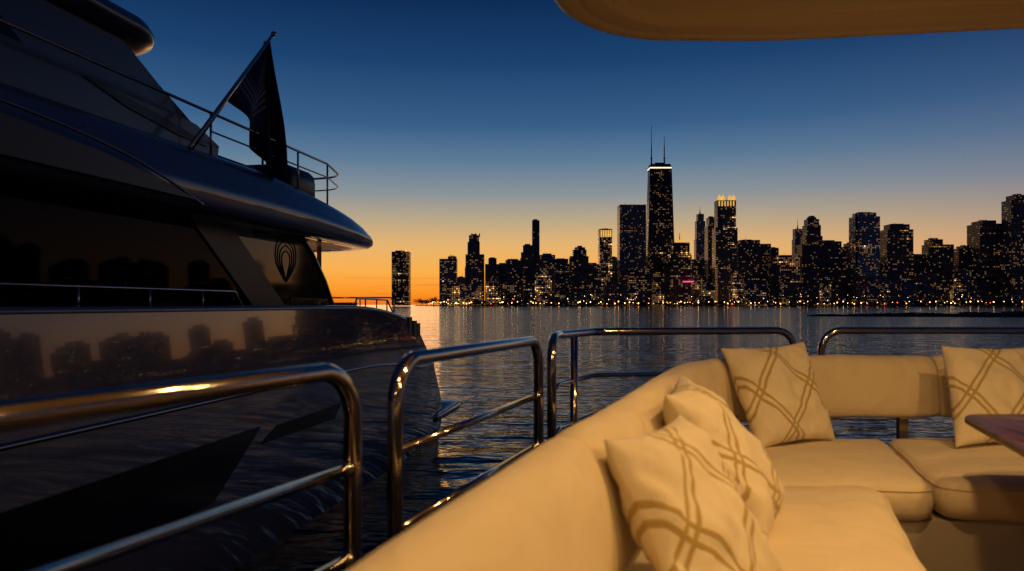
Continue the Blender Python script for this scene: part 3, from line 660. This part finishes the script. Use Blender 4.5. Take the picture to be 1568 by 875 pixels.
def backrest(name,s0,s1):
    st=[(s0,0.6),(s0+.004,.9),(s0+.016,.97),(s0+.04,1)]; n=int((s1-s0)/.03)
    st+=[(s0+.04+(s1-s0-.08)*i/n,1) for i in range(1,n)]+[(s1-.04,1),(s1-.016,.97),(s1-.004,.9),(s1,.6)]
    V=[];F=[];K=len(prof_b)
    for s,sc_ in st:
        p=at(s); t=(at(s+.03)-at(s-.03)).normalized(); nn=Vector((t.y,-t.x,0))
        en=math.exp(-((s-s0)/.10)**2)+math.exp(-((s1-s)/.10)**2)
        for j,(u,z) in enumerate(prof_b):
            w_=.009*noise.noise(Vector((s*3.1,j*.35,1.3)))+.006*noise.noise(Vector((s*9,j*.8,4)))
            w_+=.004*en*noise.noise(Vector((s*28+j*.6,j*.5,7)))          # puckers by the seams
            u2=pc[0]+(u-pc[0])*sc_; z2=pc[1]+(z-pc[1])*(1-(1-sc_)*.5)
            q=p+nn*(u2+w_); V.append(Vector((q.x,q.y,z2+w_)))
    for i in range(len(st)-1):
        for j in range(K): F.append((i*K+j,(i+1)*K+j,(i+1)*K+(j+1)%K,i*K+(j+1)%K))
    F.append(tuple(range(K))); F.append(tuple((len(st)-1)*K+j for j in range(K-1,-1,-1)))
    o=mobj(name,V,F,cream,se,True); md=o.modifiers.new('sub','SUBSURF'); md.levels=1; md.render_levels=2
sA=arc(.05,1.466); sB=arc(1.02,3.55); sC=arc(2.06,3.72)
backrest('backrest_1',0,sA); backrest('backrest_2',sA+.002,sB); backrest('backrest_3',sB+.002,sC); backrest('backrest_4',sC+.002,al[-1])
def cushion(name,poly,rad,z0,z1,puff=.022,seed=0):
    ol_=fillet([(x,y,0) for x,y in poly],rad,8,True)
    pts=[]
    for i in range(len(ol_)):
        a=ol_[i]; b_=ol_[(i+1)%len(ol_)]; n=max(1,int((b_-a).length/.03))
        for k in range(n): pts.append(a.lerp(b_,k/n))
    lv=[(.03,z0),(.006,z0+.015),(0,z0+.04),(-.004,(z0+z1)/2),(0,z1-.045),(.007,z1-.022),(.018,z1-.008),(.034,z1-.001)]
    nz=lambda x,y:.006*noise.noise(Vector((x*8,y*8,seed)))+.012*noise.noise(Vector((x*2.8,y*2.8,seed)))
    f=lambda zz:(lambda x,y:zz+nz(x,y))
    rings(name,pts,[(i_,f(z_)) for i_,z_ in lv],cream,se,puff=lambda x,y,t:z1-.001+nz(x,y)+puff*(1-(1-t)**4))
    # welt cord round the upper edge
    nn=len(pts); cp=[]
    cx=sum(p.x for p in pts)/nn; cy=sum(p.y for p in pts)/nn
    for i in range(nn):
        t=(pts[(i+1)%nn]-pts[i-1]).normalized(); q=Vector((pts[i].x-t.y*.006,pts[i].y+t.x*.006,0))
        if (Vector((cx-pts[i].x,cy-pts[i].y,0))).dot(Vector((-t.y,t.x,0)))<0: q=Vector((pts[i].x+t.y*.006,pts[i].y-t.x*.006,0))
        cp.append(Vector((q.x,q.y,z1-.024+nz(q.x,q.y))))
    cp.append(cp[0]); tube(name+'_welt',cp,.0035,cream,se,6)
ST=-.62
cushion('seat_cushion_1',[(-.25,-.2),(.35,-.35),(.96,1.66),(1.28,2.56),(.55,2.60),(.0,1.2)],[.06,.06,.6,.12,.06,.6],ST-.14,ST,seed=1)
cushion('seat_cushion_2',[(.56,2.61),(1.26,2.575),(1.47,2.56),(1.76,3.50),(1.1,3.46),(.80,3.2)],[.05,.05,.07,.04,.2,.2],ST-.14,ST-.006,seed=5)
cushion('seat_cushion_3',[(1.485,2.56),(3.2,2.56),(3.2,3.5),(1.775,3.5)],[.07,.06,.05,.04],ST-.14,ST-.008,seed=9)
rings('base',[(-.2,-.15),(.3,-.3),(.9,1.66),(1.22,2.60),(3.2,2.60),(3.2,3.46),(1.1,3.42),(.62,2.9),(.05,1.2)],[(0,-1.148),(0,ST-.142)],whitep,se,smooth=False)
for k,(x,y) in enumerate(((1.9,3.60),(2.9,3.60),(1.0,3.36),(.4,2.2))): 
    m=MB(); m.box(x-.022,x+.022,y-.015,y+.015,-1.1,-.50); m.make('support_%d'%k,[steel],se)
# ------------------------------------------------------------------ pillows
def pillow(BL,BR,TR,TL,th=.075,seed=0):
    BL,BR,TR,TL=map(Vector,(BL,BR,TR,TL)); n=44
    nrm=((BR-BL).cross(TL-BL)).normalized()
    V=[];F=[];UV=[]
    for side in (1,-1):
        for j in range(n+1):
            for i in range(n+1):
                u=-1+2*i/n; v=-1+2*j/n
                uu=u*(1-.085*(1-v*v)*abs(u)**1.5); vv=v*(1-.085*(1-u*u)*abs(v)**1.5)
                p=(BL*(1-uu)*(1-vv)+BR*(1+uu)*(1-vv)+TR*(1+uu)*(1+vv)+TL*(1-uu)*(1+vv))/4
                e=max(0,(1-u*u))*max(0,(1-v*v)); t=th*(e**.42)
                wr=.018*noise.noise(Vector((u*2.2,v*2.2,seed)))+.012*noise.noise(Vector((u*5+v*2,v*3,seed+3)))
                edge=1-min(1-abs(u),1-abs(v)); wr+=.009*edge**3*noise.noise(Vector((u*11,v*11,seed+6)))   # gathers at the seams
                t+=wr*min(1,e*6); t=max(t,.0015)
                p=p+nrm*(.012*noise.noise(Vector((u*1.5,v*1.5,seed+9))))
                V.append(p+nrm*side*t); UV.append(((u+1)/2,(v+1)/2))
    W=n+1
    for s in (0,1):
        o=s*W*W
        for j in range(n):
            for i in range(n):
                q=(o+j*W+i,o+j*W+i+1,o+(j+1)*W+i+1,o+(j+1)*W+i); F.append(q if s==0 else q[::-1])
    bd=[i for i in range(W)]+[j*W+n for j in range(1,W)]+[n*W+i for i in range(n-1,-1,-1)]+[j*W for j in range(n-1,0,-1)]
    for k in range(len(bd)):
        a=bd[k]; c=bd[(k+1)%len(bd)]; F.append((a,a+W*W,c+W*W,c))
    o=mobj('throw_pillow',V,F,pilm,None,True); ul=o.data.uv_layers.new(name='UVMap')
    for lp in o.data.loops: ul.data[lp.index].uv=UV[lp.vertex_index]
pillow((.32,1.24,-.61),(.60,1.62,-.61),(.41,1.80,-.268),(.178,1.42,-.258),.075,1)
pillow((.61,1.80,-.60),(.82,2.24,-.60),(.545,2.42,-.232),(.40,1.93,-.236),.09,5)
pillow((1.03,3.08,-.605),(1.44,3.30,-.60),(1.38,3.50,-.175),(.95,3.38,-.200),.075,9)
pillow((1.885,3.14,-.605),(2.36,3.20,-.605),(2.42,3.46,-.20),(1.985,3.42,-.190),.075,13)
# ------------------------------------------------------------------ table
to=empty('wooden_table')
tp=fillet([(1.57,2.58,0),(3.0,2.62,0),(2.6,1.1,0),(1.08,1.12,0)],.05,6,True)
rings('table_top',tp,[(.012,-.415),(0,-.405),(0,-.388),(.012,-.38)],wood,to)
m=MB(); m.cone(2.05,1.9,-1.148,-1.12,.22,.2,24,0); m.cone(2.05,1.9,-1.12,-.416,.045,.045,16,0); m.make('pedestal',[steel],to)
# ------------------------------------------------------------------ camera
cam=bpy.data.cameras.new('camera'); co=bpy.data.objects.new('camera',cam); sc.collection.objects.link(co); sc.camera=co
co.location=(0,0,0); co.rotation_euler=(math.radians(90),0,0)
cam.sensor_width=36; cam.lens=26; cam.shift_y=.0188; cam.clip_start=.05; cam.clip_end=30000
cam.dof.use_dof=True; cam.dof.focus_distance=40; cam.dof.aperture_fstop=3.6
sc.view_settings.view_transform='Standard'; sc.view_settings.look='None'; sc.view_settings.exposure=0
